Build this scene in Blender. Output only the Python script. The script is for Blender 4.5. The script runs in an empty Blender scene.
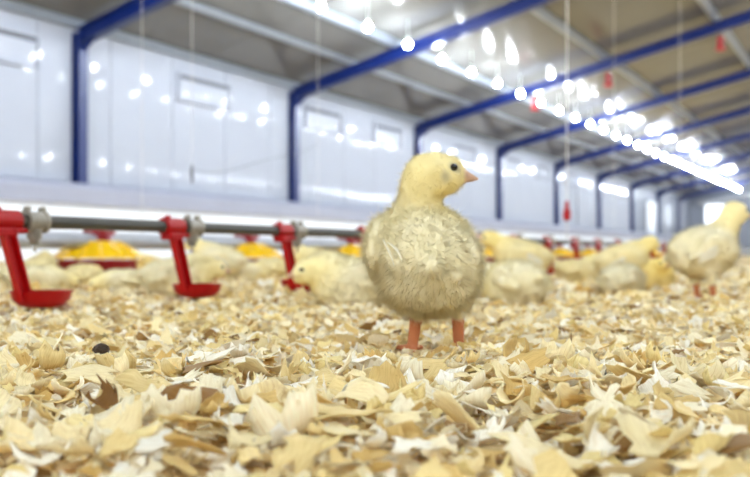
import bpy, math, random
import numpy as np
from mathutils import Vector, Matrix

random.seed(7)
RNG = np.random.default_rng(11)
SC = bpy.context.scene
COL = SC.collection

# ------------------------------------------------------------------ camera, world, exposure
F = 880.0            # focal length in pixels of a 750 px wide frame
YH = 254.0           # horizon row
HC = 0.070           # lens height above the litter
YAW = math.atan(512 / 880)
SY, CY = math.sin(YAW), math.cos(YAW)

cam_d = bpy.data.cameras.new('camera')
cam = bpy.data.objects.new('camera', cam_d)
COL.objects.link(cam)
cam.location = (0, 0, HC)
cam.rotation_euler = (math.pi / 2, 0, YAW)
cam_d.sensor_width = 36
cam_d.lens = F * 36 / 750
cam_d.shift_y = (YH - 238.5) / 750
cam_d.clip_start = 0.02
cam_d.clip_end = 200
cam_d.dof.use_dof = True
cam_d.dof.focus_distance = 0.46
cam_d.dof.aperture_fstop = 10.8
SC.camera = cam

world = bpy.data.worlds.new('world')
SC.world = world
world.use_nodes = True
world.node_tree.nodes['Background'].inputs[0].default_value = (0.75, 0.85, 1.0, 1)
world.node_tree.nodes['Background'].inputs[1].default_value = 0.6

SC.view_settings.view_transform = 'Standard'
SC.view_settings.look = 'None'
SC.view_settings.gamma = 1
SC.view_settings.use_curve_mapping = False
SC.view_settings.exposure = 2.3
LAMP_STRENGTH = 190.0
SC.cycles.use_denoising = True
SC.cycles.use_light_tree = True
SC.cycles.max_bounces = 16
SC.cycles.diffuse_bounces = 12
SC.cycles.transmission_bounces = 12
SC.cycles.sample_clamp_indirect = 8.0


def P(px, py, z):
    """world point seen at a pixel of the photograph, z metres in front of the lens"""
    r = (px - 375) / F * z
    u = (YH - py) / F * z
    return Vector((CY * r - SY * z, SY * r + CY * z, HC + u))


def G(px, z):
    p = P(px, YH, z)
    return Vector((p.x, p.y, 0))


def t_at(px, nn):
    """position along the house (world y) where the line x = -nn crosses pixel column px"""
    z = F * (SY * SY / CY + CY) * nn / (887 - px)
    return (z - SY * nn) / CY


# ------------------------------------------------------------------ helpers
def lin(r, g, b):
    def f(c):
        c /= 255.0
        return c / 12.92 if c <= 0.04045 else ((c + 0.055) / 1.055) ** 2.4
    return (f(r), f(g), f(b), 1.0)


def mat(name, col, rough=0.5, metal=0.0, noise=0.0, nscale=8.0, bump=0.0, bscale=60.0, spec=0.5, trans=0.0,
        stretch=None, emit=None, coat=0.0, attr=None, objcol=False, transl=0.0, alpha_t=0.0):
    m = bpy.data.materials.new(name)
    m.use_nodes = True
    nt = m.node_tree
    N, L = nt.nodes, nt.links
    b = N['Principled BSDF']
    b.inputs['Roughness'].default_value = rough
    b.inputs['Metallic'].default_value = metal
    b.inputs['Specular IOR Level'].default_value = spec
    b.inputs['Transmission Weight'].default_value = trans
    b.inputs['Coat Weight'].default_value = coat
    src = None
    if attr:
        a = N.new('ShaderNodeAttribute'); a.attribute_name = attr
        src = a.outputs['Color']
    tc = N.new('ShaderNodeTexCoord')
    vec = tc.outputs['Object']
    if stretch:
        mp = N.new('ShaderNodeMapping'); mp.inputs['Scale'].default_value = stretch
        L.new(vec, mp.inputs[0]); vec = mp.outputs[0]

    def mul(a_sock, b_sock_or_col):
        mx = N.new('ShaderNodeMix'); mx.data_type = 'RGBA'; mx.blend_type = 'MULTIPLY'
        mx.inputs[0].default_value = 1.0
        if a_sock is None:
            mx.inputs[6].default_value = col
        else:
            L.new(a_sock, mx.inputs[6])
        if isinstance(b_sock_or_col, tuple):
            mx.inputs[7].default_value = b_sock_or_col
        else:
            L.new(b_sock_or_col, mx.inputs[7])
        return mx.outputs[2]
    if attr and col is not None:
        src = mul(src, col)
    if objcol:
        oi = N.new('ShaderNodeObjectInfo')
        src = mul(src, oi.outputs['Color'])
    if noise > 0:
        nz = N.new('ShaderNodeTexNoise'); nz.inputs['Scale'].default_value = nscale
        nz.inputs['Detail'].default_value = 5
        L.new(vec, nz.inputs['Vector'])
        rp = N.new('ShaderNodeMapRange')
        rp.inputs['From Min'].default_value = 0.3; rp.inputs['From Max'].default_value = 0.7
        rp.inputs['To Min'].default_value = 1 - noise; rp.inputs['To Max'].default_value = 1 + noise * 0.4
        L.new(nz.outputs['Fac'], rp.inputs['Value'])
        cb = N.new('ShaderNodeCombineColor')
        for i in range(3):
            L.new(rp.outputs[0], cb.inputs[i])
        src = mul(src, cb.outputs[0])
    if src is None:
        b.inputs['Base Color'].default_value = col
    else:
        L.new(src, b.inputs['Base Color'])
    if bump > 0:
        nz2 = N.new('ShaderNodeTexNoise'); nz2.inputs['Scale'].default_value = bscale
        nz2.inputs['Detail'].default_value = 4
        L.new(vec, nz2.inputs['Vector'])
        bp = N.new('ShaderNodeBump'); bp.inputs['Strength'].default_value = bump
        bp.inputs['Distance'].default_value = 0.01
        L.new(nz2.outputs['Fac'], bp.inputs['Height'])
        L.new(bp.outputs[0], b.inputs['Normal'])
    if emit:
        b.inputs['Emission Color'].default_value = emit[0]
        b.inputs['Emission Strength'].default_value = emit[1]
    if transl > 0:
        tr = N.new('ShaderNodeBsdfTranslucent')
        if src is None:
            tr.inputs['Color'].default_value = col
        else:
            L.new(src, tr.inputs['Color'])
        mxs = N.new('ShaderNodeMixShader'); mxs.inputs[0].default_value = transl
        L.new(b.outputs[0], mxs.inputs[1]); L.new(tr.outputs[0], mxs.inputs[2])
        L.new(mxs.outputs[0], N['Material Output'].inputs['Surface'])
    return m


def tag(o, label=None, cat=None, group=None, kind=None):
    if label: o['label'] = label
    if cat: o['category'] = cat
    if group: o['group'] = group
    if kind: o['kind'] = kind
    return o


def empty(name, loc=(0, 0, 0), rz=0.0):
    o = bpy.data.objects.new(name, None)
    o.empty_display_size = 0.05
    COL.objects.link(o)
    o.location = loc
    o.rotation_euler = (0, 0, rz)
    return o


def link_mesh(name, me, parent=None):
    o = bpy.data.objects.new(name, me)
    COL.objects.link(o)
    if parent is not None:
        o.parent = parent
    return o


def copy_tree(o, parent=None):
    c = o.copy(); COL.objects.link(c); c.parent = parent
    for ch in o.children:
        copy_tree(ch, c)
    return c


class MB:
    """collects boxes, tubes and lathes for ONE mesh object"""
    def __init__(s):
        s.v = []; s.f = []

    def add(s, vs, fs):
        b = len(s.v)
        s.v += [tuple(v) for v in vs]
        s.f += [tuple(b + i for i in f) for f in fs]
        return s

    def box(s, c, d, rot=None, bev=0.0):
        hx, hy, hz = d[0] / 2, d[1] / 2, d[2] / 2
        c = Vector(c)
        if bev <= 0:
            vs = [Vector((x * hx, y * hy, z * hz)) for x in (-1, 1) for y in (-1, 1) for z in (-1, 1)]
            fs = [(0, 1, 3, 2), (4, 6, 7, 5), (0, 4, 5, 1), (2, 3, 7, 6), (0, 2, 6, 4), (1, 5, 7, 3)]
        else:
            b = min(bev, hx * .9, hy * .9, hz * .9)
            ring = [(-hx + b, -hy), (hx - b, -hy), (hx, -hy + b), (hx, hy - b), (hx - b, hy), (-hx + b, hy), (-hx, hy - b), (-hx, -hy + b)]
            k = 1 - b / max(hx, hy)
            vs = []
            for z, q in ((-hz, k), (-hz + b, 1), (hz - b, 1), (hz, k)):
                kx = (hx - (b if q < 1 else 0)) / hx; ky = (hy - (b if q < 1 else 0)) / hy
                vs += [Vector((x * kx, y * ky, z)) for x, y in ring]
            fs = [tuple(range(7, -1, -1)), tuple(range(24, 32))]
            for r in range(3):
                for i in range(8):
                    j = (i + 1) % 8
                    fs.append((r * 8 + i, r * 8 + j, r * 8 + 8 + j, r * 8 + 8 + i))
        if rot is not None:
            vs = [rot @ v for v in vs]
        return s.add([v + c for v in vs], fs)

    def tube(s, pts, rad, n=10, caps=True):
        pts = [Vector(p) for p in pts]
        if not isinstance(rad, (list, tuple)):
            rad = [rad] * len(pts)
        vs = []; fs = []
        prev = None
        for i, p in enumerate(pts):
            d = (pts[min(i + 1, len(pts) - 1)] - pts[max(i - 1, 0)]).normalized()
            if prev is None:
                u = d.orthogonal().normalized()
            else:
                u = (prev - d * prev.dot(d)).normalized()
            prev = u
            w = d.cross(u)
            for k in range(n):
                a = 2 * math.pi * k / n
                vs.append(p + (u * math.cos(a) + w * math.sin(a)) * rad[i])
        for i in range(len(pts) - 1):
            for k in range(n):
                q = (k + 1) % n
                fs.append((i * n + k, i * n + q, (i + 1) * n + q, (i + 1) * n + k))
        if caps:
            fs.append(tuple(range(n - 1, -1, -1)))
            fs.append(tuple(range((len(pts) - 1) * n, len(pts) * n)))
        return s.add(vs, fs)

    def lathe(s, prof, n=24, c=(0, 0, 0), closed=False):
        c = Vector(c)
        vs = []; fs = []
        for r, z in prof:
            for k in range(n):
                a = 2 * math.pi * k / n
                vs.append(c + Vector((r * math.cos(a), r * math.sin(a), z)))
        m = len(prof)
        for i in range(m if closed else m - 1):
            j = (i + 1) % m
            for k in range(n):
                q = (k + 1) % n
                fs.append((i * n + k, i * n + q, j * n + q, j * n + k))
        if not closed:
            fs.append(tuple(range(n - 1, -1, -1)))
            fs.append(tuple(range((m - 1) * n, m * n)))
        return s.add(vs, fs)

    def mesh(s, name, m, smooth=False):
        me = bpy.data.meshes.new(name)
        me.from_pydata(s.v, [], s.f)
        me.update()
        if m is not None:
            me.materials.append(m)
        if smooth:
            me.polygons.foreach_set('use_smooth', [True] * len(me.polygons))
            try:
                me.set_sharp_from_angle(angle=math.radians(40))
            except Exception:
                pass
        return me

    def build(s, name, m, parent=None, smooth=False):
        return link_mesh(name, s.mesh(name, m, smooth), parent)


# ------------------------------------------------------------------ materials
M = {}
M['wall_white'] = mat('glossy_white_panel', lin(170, 174, 186), 0.045, noise=0.03, nscale=0.6, bump=0.008, bscale=1.6, spec=0.07)
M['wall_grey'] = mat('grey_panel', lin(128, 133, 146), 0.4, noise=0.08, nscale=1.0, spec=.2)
M['band'] = mat('lavender_grey_band', lin(158, 160, 176), 0.3, noise=0.06, nscale=1.5, spec=.2)
M['stem'] = mat('painted_stem_wall', lin(234, 238, 248), 0.4, noise=0.05, nscale=2.0)
M['ceil'] = mat('taupe_ceiling_sheet', lin(112, 111, 109), 0.15, noise=0.08, nscale=0.7, bump=0.02, bscale=2.0, spec=.2)
M['blue'] = mat('blue_painted_steel', lin(4, 30, 94), 0.35, noise=0.10, nscale=3.0)
M['galv'] = mat('galvanised_steel', lin(150, 157, 168), 0.3, metal=0.3, noise=0.08, nscale=4.0)
M['galv_dull'] = mat('dull_galvanised_tube', lin(170, 173, 182), 0.38, metal=0.3, noise=0.15, nscale=9.0)
M['pipe'] = mat('dark_grey_water_pipe', lin(66, 64, 58), 0.4, noise=0.12, nscale=20)
M['red'] = mat('red_plastic', lin(168, 2, 8), 0.36, noise=0.06, nscale=30, spec=.3)
M['red_dark'] = mat('dark_red_plastic', lin(140, 8, 22), 0.36, noise=0.08, nscale=20)
M['yellow'] = mat('yellow_plastic', lin(250, 200, 10), 0.34, noise=0.06, nscale=15)
M['clip'] = mat('pale_grey_plastic', lin(150, 143, 130), 0.3, noise=0.35, nscale=60)
M['steel'] = mat('stainless_pin', lin(200, 200, 200), 0.2, metal=1.0)
M['white_pl'] = mat('white_plastic', lin(238, 240, 244), 0.35)
M['cord'] = mat('pale_cord', lin(214, 210, 206), 0.7)
M['cord_dark'] = mat('dark_wire', lin(84, 86, 92), 0.5)
M['dark'] = mat('gap_shade_grey', lin(90, 92, 100), 0.6)  # dark grey that paints the shade in the inlet gaps
M['bulb'] = mat('lit_bulb', lin(255, 255, 255), 0.3, emit=((0.84, 0.93, 1.0, 1), LAMP_STRENGTH))
M['pane'] = mat('daylit_pane', lin(240, 246, 255), 0.3, emit=((0.85, 0.93, 1.0, 1), 0.35))
M['eye'] = mat('black_eye', lin(14, 11, 10), 0.06, spec=0.7)
M['floor'] = mat('litter_base', lin(220, 190, 134), 0.9, noise=0.45, nscale=90, bump=0.9, bscale=120)

# ------------------------------------------------------------------ the house shell
HWID = 7.66
Y0, Y1 = -27.0, 41.0
EAVE = 2.51
SLOPE = 0.228


def zc(x):
    return EAVE + 0.07 + SLOPE * (HWID - abs(x))


floor = MB().box((0, (Y0 + Y1) / 2, -0.03), (HWID * 2 + .3, Y1 - Y0 + .3, 0.06)).build('floor', M['floor'])
tag(floor, 'bedding-covered floor of the poultry house', kind='structure')

# left wall: stem wall with separate upper sheets
wl = MB().box((-HWID - 0.06, (Y0 + Y1) / 2, 1.3), (0.06, Y1 - Y0, 2.7)).build('wall_left', M['wall_grey'])
tag(wl, 'long white panelled side wall of the poultry house', kind='structure')
low = MB().box((-HWID + 0.065, (Y0 + Y1) / 2, 0.30), (0.17, Y1 - Y0, 0.60)).build('stem_wall', M['stem'], wl)
mb = MB()
xs = [(-HWID - 0.03, 0.60), (-HWID + 0.19, 0.60), (-HWID + 0.19, 0.775), (-HWID + 0.15, 0.83), (-HWID - 0.03, 0.85)]
n = len(xs)
mb.add([(x, Y0, z) for x, z in xs] + [(x, Y1, z) for x, z in xs],
       [tuple(range(n)), tuple(range(2 * n - 1, n - 1, -1))] + [(i, i + n, (i + 1) % n + n, (i + 1) % n) for i in range(n)])
band = mb.build('trim_1', M['band'])
tag(band, 'pale lavender-grey ledge running along the base of the white wall', kind='structure')

NB = {n: 4 * n + 6.66 for n in range(-8, 9)}       # frame positions along the house
pan_me = MB().box((0, 0, 0), (0.05, 0.994, EAVE - 0.83), bev=0.006).mesh('wall_panel', M['wall_white'])
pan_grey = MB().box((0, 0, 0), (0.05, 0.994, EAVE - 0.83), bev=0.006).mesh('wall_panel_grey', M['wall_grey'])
y = Y0 + 0.66
k = 0
while y < Y1:
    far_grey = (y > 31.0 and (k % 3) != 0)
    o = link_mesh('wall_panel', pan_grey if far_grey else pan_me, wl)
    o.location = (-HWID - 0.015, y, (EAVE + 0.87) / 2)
    o.rotation_euler = (0, random.uniform(-.0035, .0035), random.uniform(-.004, .004))
    y += 1.0; k += 1

wr = MB().box((HWID + 0.03, (Y0 + Y1) / 2, 1.3), (0.06, Y1 - Y0, 2.7)).build('wall_right', M['wall_white'])
tag(wr, 'opposite long white side wall', kind='structure')


def gable(name, y, m):
    v = [(-HWID, -.02), (HWID, -.02), (HWID, EAVE + .1), (0, zc(0) + .05), (-HWID, EAVE + .1)]
    b = MB()
    b.add([(x, y - .03, z) for x, z in v] + [(x, y + .03, z) for x, z in v],
          [tuple(range(5)), tuple(range(9, 4, -1))] + [(i, i + 5, (i + 1) % 5 + 5, (i + 1) % 5) for i in range(5)])
    o = b.build(name, m)
    tag(o, 'gable wall closing the house', kind='structure')
    return o


we = gable('wall_end', Y1 + .03, M['wall_grey'])
gable('wall_back', Y0 - .03, M['wall_white'])

# ceiling: separate sheets on the visible slope, two per bay and purlin row
ce = MB()
for sx in (-1, 1):
    x0, x1 = 0.0, sx * (HWID + .1)
    ce.add([(x0, Y0, zc(x0) + .04), (x1, Y0, zc(x1) + .04), (x1, Y1, zc(x1) + .04), (x0, Y1, zc(x0) + .04),
            (x0, Y0, zc(x0) + .10), (x1, Y0, zc(x1) + .10), (x1, Y1, zc(x1) + .10), (x0, Y1, zc(x0) + .10)],
           [(0, 1, 2, 3), (7, 6, 5, 4), (0, 4, 5, 1), (2, 6, 7, 3), (1, 5, 6, 2), (0, 3, 7, 4)])
ceil = ce.build('ceiling', M['ceil'])
tag(ceil, 'sloping taupe metal ceiling', kind='structure')
PUR = [7.58, 5.83, 4.07, 2.31, 0.55]
edges = PUR[:-1] + [0.0]
for i in range(4):
    xa, xb = PUR[i], PUR[i + 1]
    w = (xa - xb) * math.sqrt(1 + SLOPE ** 2) - .006
    me = MB().box((0, 0, 0), (w, 1.994, 0.02), bev=0.004).mesh('ceiling_panel', M['ceil'])
    y = 2.66 - 8 + 1
    while y < Y1 - .5:
        o = link_mesh('ceiling_panel', me, ceil)
        xm = (xa + xb) / 2
        o.location = (-xm, y, zc(xm) + .02)
        o.rotation_euler = (random.uniform(-.004, .004), -math.atan(SLOPE) + random.uniform(-.003, .003), 0)
        y += 2.0


# ------------------------------------------------------------------ blue portal frames
def ibeam(a, b, depth, width, up):
    """I-section from a to b; the web lies along 'up'"""
    a, b, up = Vector(a), Vector(b), Vector(up)
    d = (b - a).normalized()
    up = (up - d * up.dot(d)).normalized()
    sd = d.cross(up)
    R = Matrix((sd, d, up)).transposed()
    Lg = (b - a).length
    c = (a + b) / 2
    m = MB()
    tf = 0.016
    m.box(c + up * (depth / 2 - tf / 2), (width, Lg, tf), R)
    m.box(c - up * (depth / 2 - tf / 2), (width, Lg, tf), R)
    m.box(c, (0.014, Lg, depth - 2 * tf), R)
    return m


ORD = ['first', 'second', 'third', 'fourth', 'fifth', 'sixth', 'seventh', 'eighth', 'ninth', 'tenth', 'eleventh',
       'twelfth', 'thirteenth', 'fourteenth', 'fifteenth', 'sixteenth', 'seventeenth', 'eighteenth', 'nineteenth', 'twentieth']


def ordw(i):
    if i < 20:
        return ORD[i]
    return 'thirtieth' if i == 29 else ('twenty-' if i < 29 else 'thirty-') + ORD[(i - 20) % 10]


def make_frame(y):
    r = empty('steel_frame', (-HWID + .1, y, 0))
    RD = 0.17

    def loc(m):
        m.v = [(v[0] + HWID - .1, v[1] - y, v[2]) for v in m.v]
        return m
    off = RD / 2 + 0.085
    for sx in (-1, 1):
        xc = sx * (HWID - 0.065)
        loc(ibeam((xc, y, 0.0), (xc, y, zc(HWID) - .10), 0.13, 0.12, (1, 0, 0))).build('column', M['blue'], r)
        loc(ibeam((sx * (HWID - .08), y, zc(HWID) - off + .02), (sx * 0.0, y, zc(0) - off), RD, 0.12, (0, 0, 1))).build('rafter', M['blue'], r)
        # haunch plate and bolted end plate at the eave
        h = MB()
        a = Vector((sx * (HWID - .13), y, zc(HWID) - off - .06))
        h.add([a + Vector((0, -.006, 0)), a + Vector((-sx * .20, -.006, .20 * SLOPE)), a + Vector((0, -.006, -.10)),
               a + Vector((0, .006, 0)), a + Vector((-sx * .20, .006, .20 * SLOPE)), a + Vector((0, .006, -.10))],
              [(0, 1, 2), (5, 4, 3), (0, 3, 4, 1), (1, 4, 5, 2), (2, 5, 3, 0)])
        loc(h).build('haunch_plate', M['blue'], r)
    return r


for i, (n, y) in enumerate(sorted(NB.items())):
    f = make_frame(y)
    if n < 0:
        lb = 'blue steel portal frame standing behind the camera, %s toward the back wall' % ORD[-n - 1]
    else:
        lb = 'blue steel column with sloping roof rafter, %s from the left edge' % ORD[n]
    tag(f, lb, 'steel frame', 'blue steel portal frames of the house')

# purlins along the house
for i, x in enumerate(PUR + [6.60]):
    wide = i == 5
    m = MB()
    z = zc(x)
    R = Matrix.Rotation(-math.atan(SLOPE), 3, 'Y')
    if wide:
        m.box((0, 0, -.018), (0.13, Y1 - Y0 - .2, 0.03), R, bev=0.006)
        m.box((0, 0, -.036), (0.05, Y1 - Y0 - .2, 0.02), R, bev=0.004)
    else:
        m.box((0, 0, -.012), (0.10, Y1 - Y0 - .2, 0.012), R)
        m.box((0.0, 0, -.040), (0.012, Y1 - Y0 - .2, 0.06), R)
        m.box((-.025, 0, -.072), (0.06, Y1 - Y0 - .2, 0.010), R)
    o = m.build('purlin', M['galv'])
    o.location = (-x, (Y0 + Y1) / 2, z)
    names = ['galvanised eave purlin above the white wall panels', 'bright galvanised purlin just left of the hanging bulbs',
             'galvanised roof purlin right of the bulb reflections', 'galvanised roof purlin crossing the upper right corner',
             'galvanised roof purlin next to the ridge', 'wide shiny white strip on the ceiling between eave and bulbs']
    tag(o, names[i], 'purlin')

# ------------------------------------------------------------------ lamps
bulb_me = MB().lathe([(0.004, -.045), (0.018, -.042), (0.030, -.030), (0.036, -.012), (0.035, 0.004), (0.028, 0.022), (0.018, 0.036)], 12).mesh('bulb', M['bulb'], True)
sock_me = MB().lathe([(0.019, 0.034), (0.021, 0.040), (0.021, 0.075), (0.012, 0.085)], 12).mesh('socket', M['white_pl'], True)


def lamp_proto(drop):
    cord_me = MB().tube([(0, 0, 0.083), (0, 0, drop)], 0.004, 6).mesh('cord', M['white_pl'])
    r = empty('hanging_lamp')
    link_mesh('bulb', bulb_me, r); link_mesh('socket', sock_me, r); link_mesh('cord', cord_me, r)
    return r


rows = [(-5.35, 2.78, 'row beside the white wall'), (0.0, 3.86, 'row under the ridge'), (5.35, 2.78, 'row on the far side of the ridge')]
for ri, (x, z, txt) in enumerate(rows):
    pr = None
    for kk in range(-33, 32):  # rows run on unseen behind the camera, added to brighten the chicks' near side
        y = 8.02 + 1.01 * kk
        # skip places where a rafter is in the way
        yy = y
        for fy in NB.values():
            if abs(yy - fy) < 0.10:
                yy = fy + 0.11 if yy >= fy else fy - 0.11
        if pr is None:
            pr = lamp_proto(zc(x) - .005 - z); o = pr
        else:
            o = copy_tree(pr)
        o.location = (x, yy, z)
        if ri == 0 and kk >= 0:
            lb = 'glowing white bulb in the ceiling row, %s from the top left' % ordw(kk)
        elif ri == 0:
            lb = 'glowing white bulb of the near row out of frame'
        else:
            lb = 'glowing white bulb in the %s' % txt
        tag(o, lb, 'lamp', 'white bulbs hanging in ' + txt)

# small red pulley blocks under the rafters
for (px, nn, n, lb) in ((514, 5.35, 3, 'small red pulley under the rafter beside the bulbs'),
                        (603, 4.07, 3, 'small red pulley under the rafter right of the bulb reflections'),
                        (720, 2.31, 3, 'small red pulley under the rafter at the upper right')):
    y = t_at(px, nn)
    fy = min(NB.values(), key=lambda q: abs(q - y))
    r = empty('pulley', (-nn + .05, fy, zc(nn) - 0.325))
    MB().box((0, 0, -.05), (0.05, 0.05, 0.12), bev=0.012).build('block', M['red_dark'], r)
    MB().lathe([(0.035, -.01), (0.042, 0), (0.035, 0.01)], 14, (0, 0, 0)).build('wheel', M['red'], r).location = (0, 0, -.10)
    MB().tube([(0, 0, 0.0), (0, 0, 0.03)], 0.006, 6).build('hook', M['steel'], r)
    r.scale = (1.9, 1.9, 1.9)
    tag(r, lb, 'pulley', 'red pulleys under the rafters')

# ------------------------------------------------------------------ wall air inlets
def make_inlet():
    r = empty('air_inlet')
    W, H = 1.0, 0.34
    f = MB()
    f.box((0.02, 0, H / 2), (0.05, W, 0.035)); f.box((0.02, 0, -H / 2), (0.05, W, 0.02))
    f.box((0.02, W / 2, 0), (0.05, 0.025, H)); f.box((0.02, -W / 2, 0), (0.05, 0.025, H))
    f.build('frame', M['wall_white'], r)
    MB().box((0.002, 0, 0), (0.006, W - .02, H - .02)).build('shade_plate', M['dark'], r)  # solid plate, its dark colour stands in for shade above the flap
    R = Matrix.Rotation(math.radians(6), 3, 'Y')
    MB().box((0.016, 0, -.025), (0.012, W - .07, H - .09), R, bev=0.003).build('flap', M['wall_white'], r)
    return r


pi = None
for k, u in enumerate((2.53, 3.30, 3.996, 4.51, 5.33, 6.0, 6.53, 7.1)):
    y = 4 * u - 0.583 * HWID
    if any(abs(y - fy) < 0.62 for fy in NB.values()):
        near = min(NB.values(), key=lambda q: abs(q - y))
        y = near + (0.64 if y >= near else -0.64)
    o = make_inlet() if pi is None else copy_tree(pi)
    pi = pi or o
    o.location = (-HWID + 0.012, y, 2.16)
    tag(o, 'shallow white wall air inlet below the eave, %s from the left' % ORD[k], 'air inlet', 'wall air inlets below the eave')

# doors and openings at the far end of the left wall and in the end wall
def make_door(name, loc, rz, w, h, lb, leaf):
    r = empty(name, loc, rz)
    f = MB()
    f.box((w / 2, 0, h / 2), (0.06, 0.05, h)); f.box((-w / 2, 0, h / 2), (0.06, 0.05, h)); f.box((0, 0, h), (w + .06, 0.05, 0.06))
    f.build('door_frame', M['galv_dull'], r)
    MB().box((0, .005, h / 2), (w - .06, 0.03, h - .04), bev=0.004).build('door_leaf', leaf, r)
    MB().tube([(w / 2 - .12, -.03, 1.0), (w / 2 - .12, -.05, 1.0), (w / 2 - .22, -.05, 1.0)], 0.01, 6).build('door_handle', M['steel'], r)
    tag(r, lb, 'door', kind='structure')
    return r


make_door('door_1', (-HWID + .05, t_at(583, HWID), 0.83), math.pi / 2, 1.3, 1.35, 'white hatch door with grey frame past the fifth column', M['wall_white'])
make_door('door_2', (-HWID + .05, t_at(650, HWID), 0.83), math.pi / 2, 1.6, 1.2, 'white hatch door near the end of the side wall', M['stem'])

# bright end window
wx0, wx1, wz0, wz1 = -6.97, -5.55, 1.38, 2.27
r = empty('window_1', ((wx0 + wx1) / 2, Y1 - 0.02, wz0))
w, h = wx1 - wx0, wz1 - wz0
f = MB()
for sx in (-1, 1):
    f.box((sx * w / 2, -.01, h / 2), (0.06, 0.06, h + .06))
f.box((0, -.01, 0), (w, 0.06, 0.06)); f.box((0, -.01, h), (w, 0.06, 0.06))
f.build('window_frame', M['galv_dull'], r)
for i in range(2):
    MB().box(((i - .5) * w / 2, 0, h / 2), (w / 2 - .03, 0.02, h - .05)).build('pane', M['pane'], r)
tag(r, 'bright daylit window in the far end wall', kind='structure')
# grey ducts on the end wall
mb = MB(); mb.tube([(-7.2, Y1 - .25, 2.32), (-0.5, Y1 - .25, 3.2)], 0.09, 10)
tag(mb.build('ventilation_duct', M['galv_dull'], None, True), 'grey ventilation duct high on the far end wall', 'duct')

# ------------------------------------------------------------------ feeder line
FX = -2.18
o = MB().tube([(FX, Y0 + .5, 0.112), (FX, Y1 - 1.5, 0.112)], 0.026, 16).build('feed_pipe', M['galv_dull'], None, True)
tag(o, 'galvanised feed pipe running behind the drinker line', 'feed pipe')


def make_feeder():
    r = empty('feeder_pan')
    MB().lathe([(0.075, .008), (0.115, .010), (0.143, .024), (0.150, .046), (0.156, .048), (0.154, .040), (0.150, .022), (0.120, .004), (0.075, .002)][::-1], 28).build('pan', M['red_dark'], r, True)
    # faceted hood
    n = 14
    m = MB()
    prof = [(0.046, .108), (0.064, .104), (0.108, .080), (0.136, .058), (0.137, .052), (0.130, .054), (0.102, .075), (0.060, .098), (0.046, .101)]
    m.lathe(prof[::-1], n, closed=True)
    hood = m.build('hood', M['yellow'], r)
    for i in range(n):
        a = 2 * math.pi * i / n
        c, s = math.cos(a), math.sin(a)
        MB().tube([(0.062 * c, 0.062 * s, .105), (0.108 * c, 0.108 * s, .081), (0.137 * c, 0.137 * s, .057), (0.149 * c, 0.149 * s, .047)],
                  [.004, .004, .004, .003], 5).build('rib', M['yellow'], hood)
    MB().lathe([(0.046, .098), (0.040, .106), (0.038, .142), (0.030, .152), (0.020, .154)], 18).build('neck', M['red_dark'], r, True)
    MB().box((0, 0, .136), (0.080, 0.075, 0.030), bev=0.008).build('saddle', M['red_dark'], r)
    return r


pf = make_feeder()
for k in range(17):
    o = pf if k == 0 else copy_tree(pf)
    o.location = (FX, 0.75 * k + 1.99, 0.004)
    o.rotation_euler = (0, 0, random.uniform(0, .4))
    tag(o, 'red feeder pan with yellow hood under the feed pipe, %s from the left' % ORD[k], 'feeder', 'feeder pans along the feed pipe')

# ------------------------------------------------------------------ drinker line
DX = -0.83
DZ = 0.1065
o = MB().tube([(DX, -0.6, DZ), (DX, Y1 - 2, DZ)], 0.0078, 14).build('water_pipe', M['pipe'], None, True)
tag(o, 'dark grey drinker pipe crossing in front of the feeders', 'water pipe')


def make_cup():
    """local: y along the pipe, origin on the ground under the bracket; nipple at y=+0.052"""
    r = empty('drinker_cup')
    b = MB()
    b.lathe([(0.0115, -.017), (0.0115, .017), (0.0082, .017), (0.0082, -.017)], 16, closed=True)
    b.v = [(x, z, y) for x, y, z in b.v]       # axis along the pipe
    b.box((0.004, -.004, -.013), (0.020, 0.026, 0.010), bev=0.002)
    b.box((0.0, -.008, 0.0125), (0.010, 0.008, 0.005), bev=0.002)
    b.box((0.006, .016, -.011), (0.010, 0.018, 0.006), bev=0.002)
    b.v = [(x, y, z + DZ) for x, y, z in b.v]
    b.build('bracket', M['red'], r)
    # slanted flat arm with stiffening lip
    a = MB()
    top = Vector((0.006, -.004, DZ - .010)); bot = Vector((0.006, 0.020, .020))
    d = (bot - top).normalized(); sd = Vector((1, 0, 0)); wd = sd.cross(d)
    R = Matrix((sd, wd, d)).transposed()
    a.box((top + bot) / 2, (0.006, 0.0150, (bot - top).length), R, bev=0.0015)
    a.box((top + bot) / 2 + wd * .0065 + Vector((.004, 0, 0)), (0.008, 0.0025, (bot - top).length), R)
    a.box((top + bot) / 2 - wd * .0065 + Vector((.004, 0, 0)), (0.008, 0.0025, (bot - top).length), R)
    a.build('arm', M['red'], r)
    MB().lathe([(0.010, .0125), (0.022, .0135), (0.0305, .020), (0.0335, .028), (0.0345, .0285), (0.0330, .0265), (0.0315, .0190), (0.0230, .0110), (0.010, .0095)][::-1], 24, (0.004, 0.046, 0)).build('cup', M['red'], r, True)
    c = MB()
    c.lathe([(0.0130, -.013), (0.0130, -.009), (0.0112, -.008), (0.0112, .008), (0.0130, .009), (0.0130, .013), (0.0082, .013), (0.0082, -.013)], 14, closed=True)
    c.v = [(x, z, y) for x, y, z in c.v]
    c.box((0, -.010, .013), (0.010, .005, 0.007), bev=.001); c.box((0, .010, .013), (0.010, .005, 0.007), bev=.001)
    c.lathe([(0.0085, -.020), (0.0085, -.008)], 12); c.lathe([(0.0055, -.026), (0.0060, -.019)], 12)
    c.v = [(x, y + .040, z + DZ) for x, y, z in c.v]
    nz = c.build('nipple_clip', M['clip'], r)
    MB().tube([(0, .040, DZ - .025), (0, .040, DZ - .034)], 0.0018, 8).build('pin', M['steel'], nz)
    return r


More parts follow.
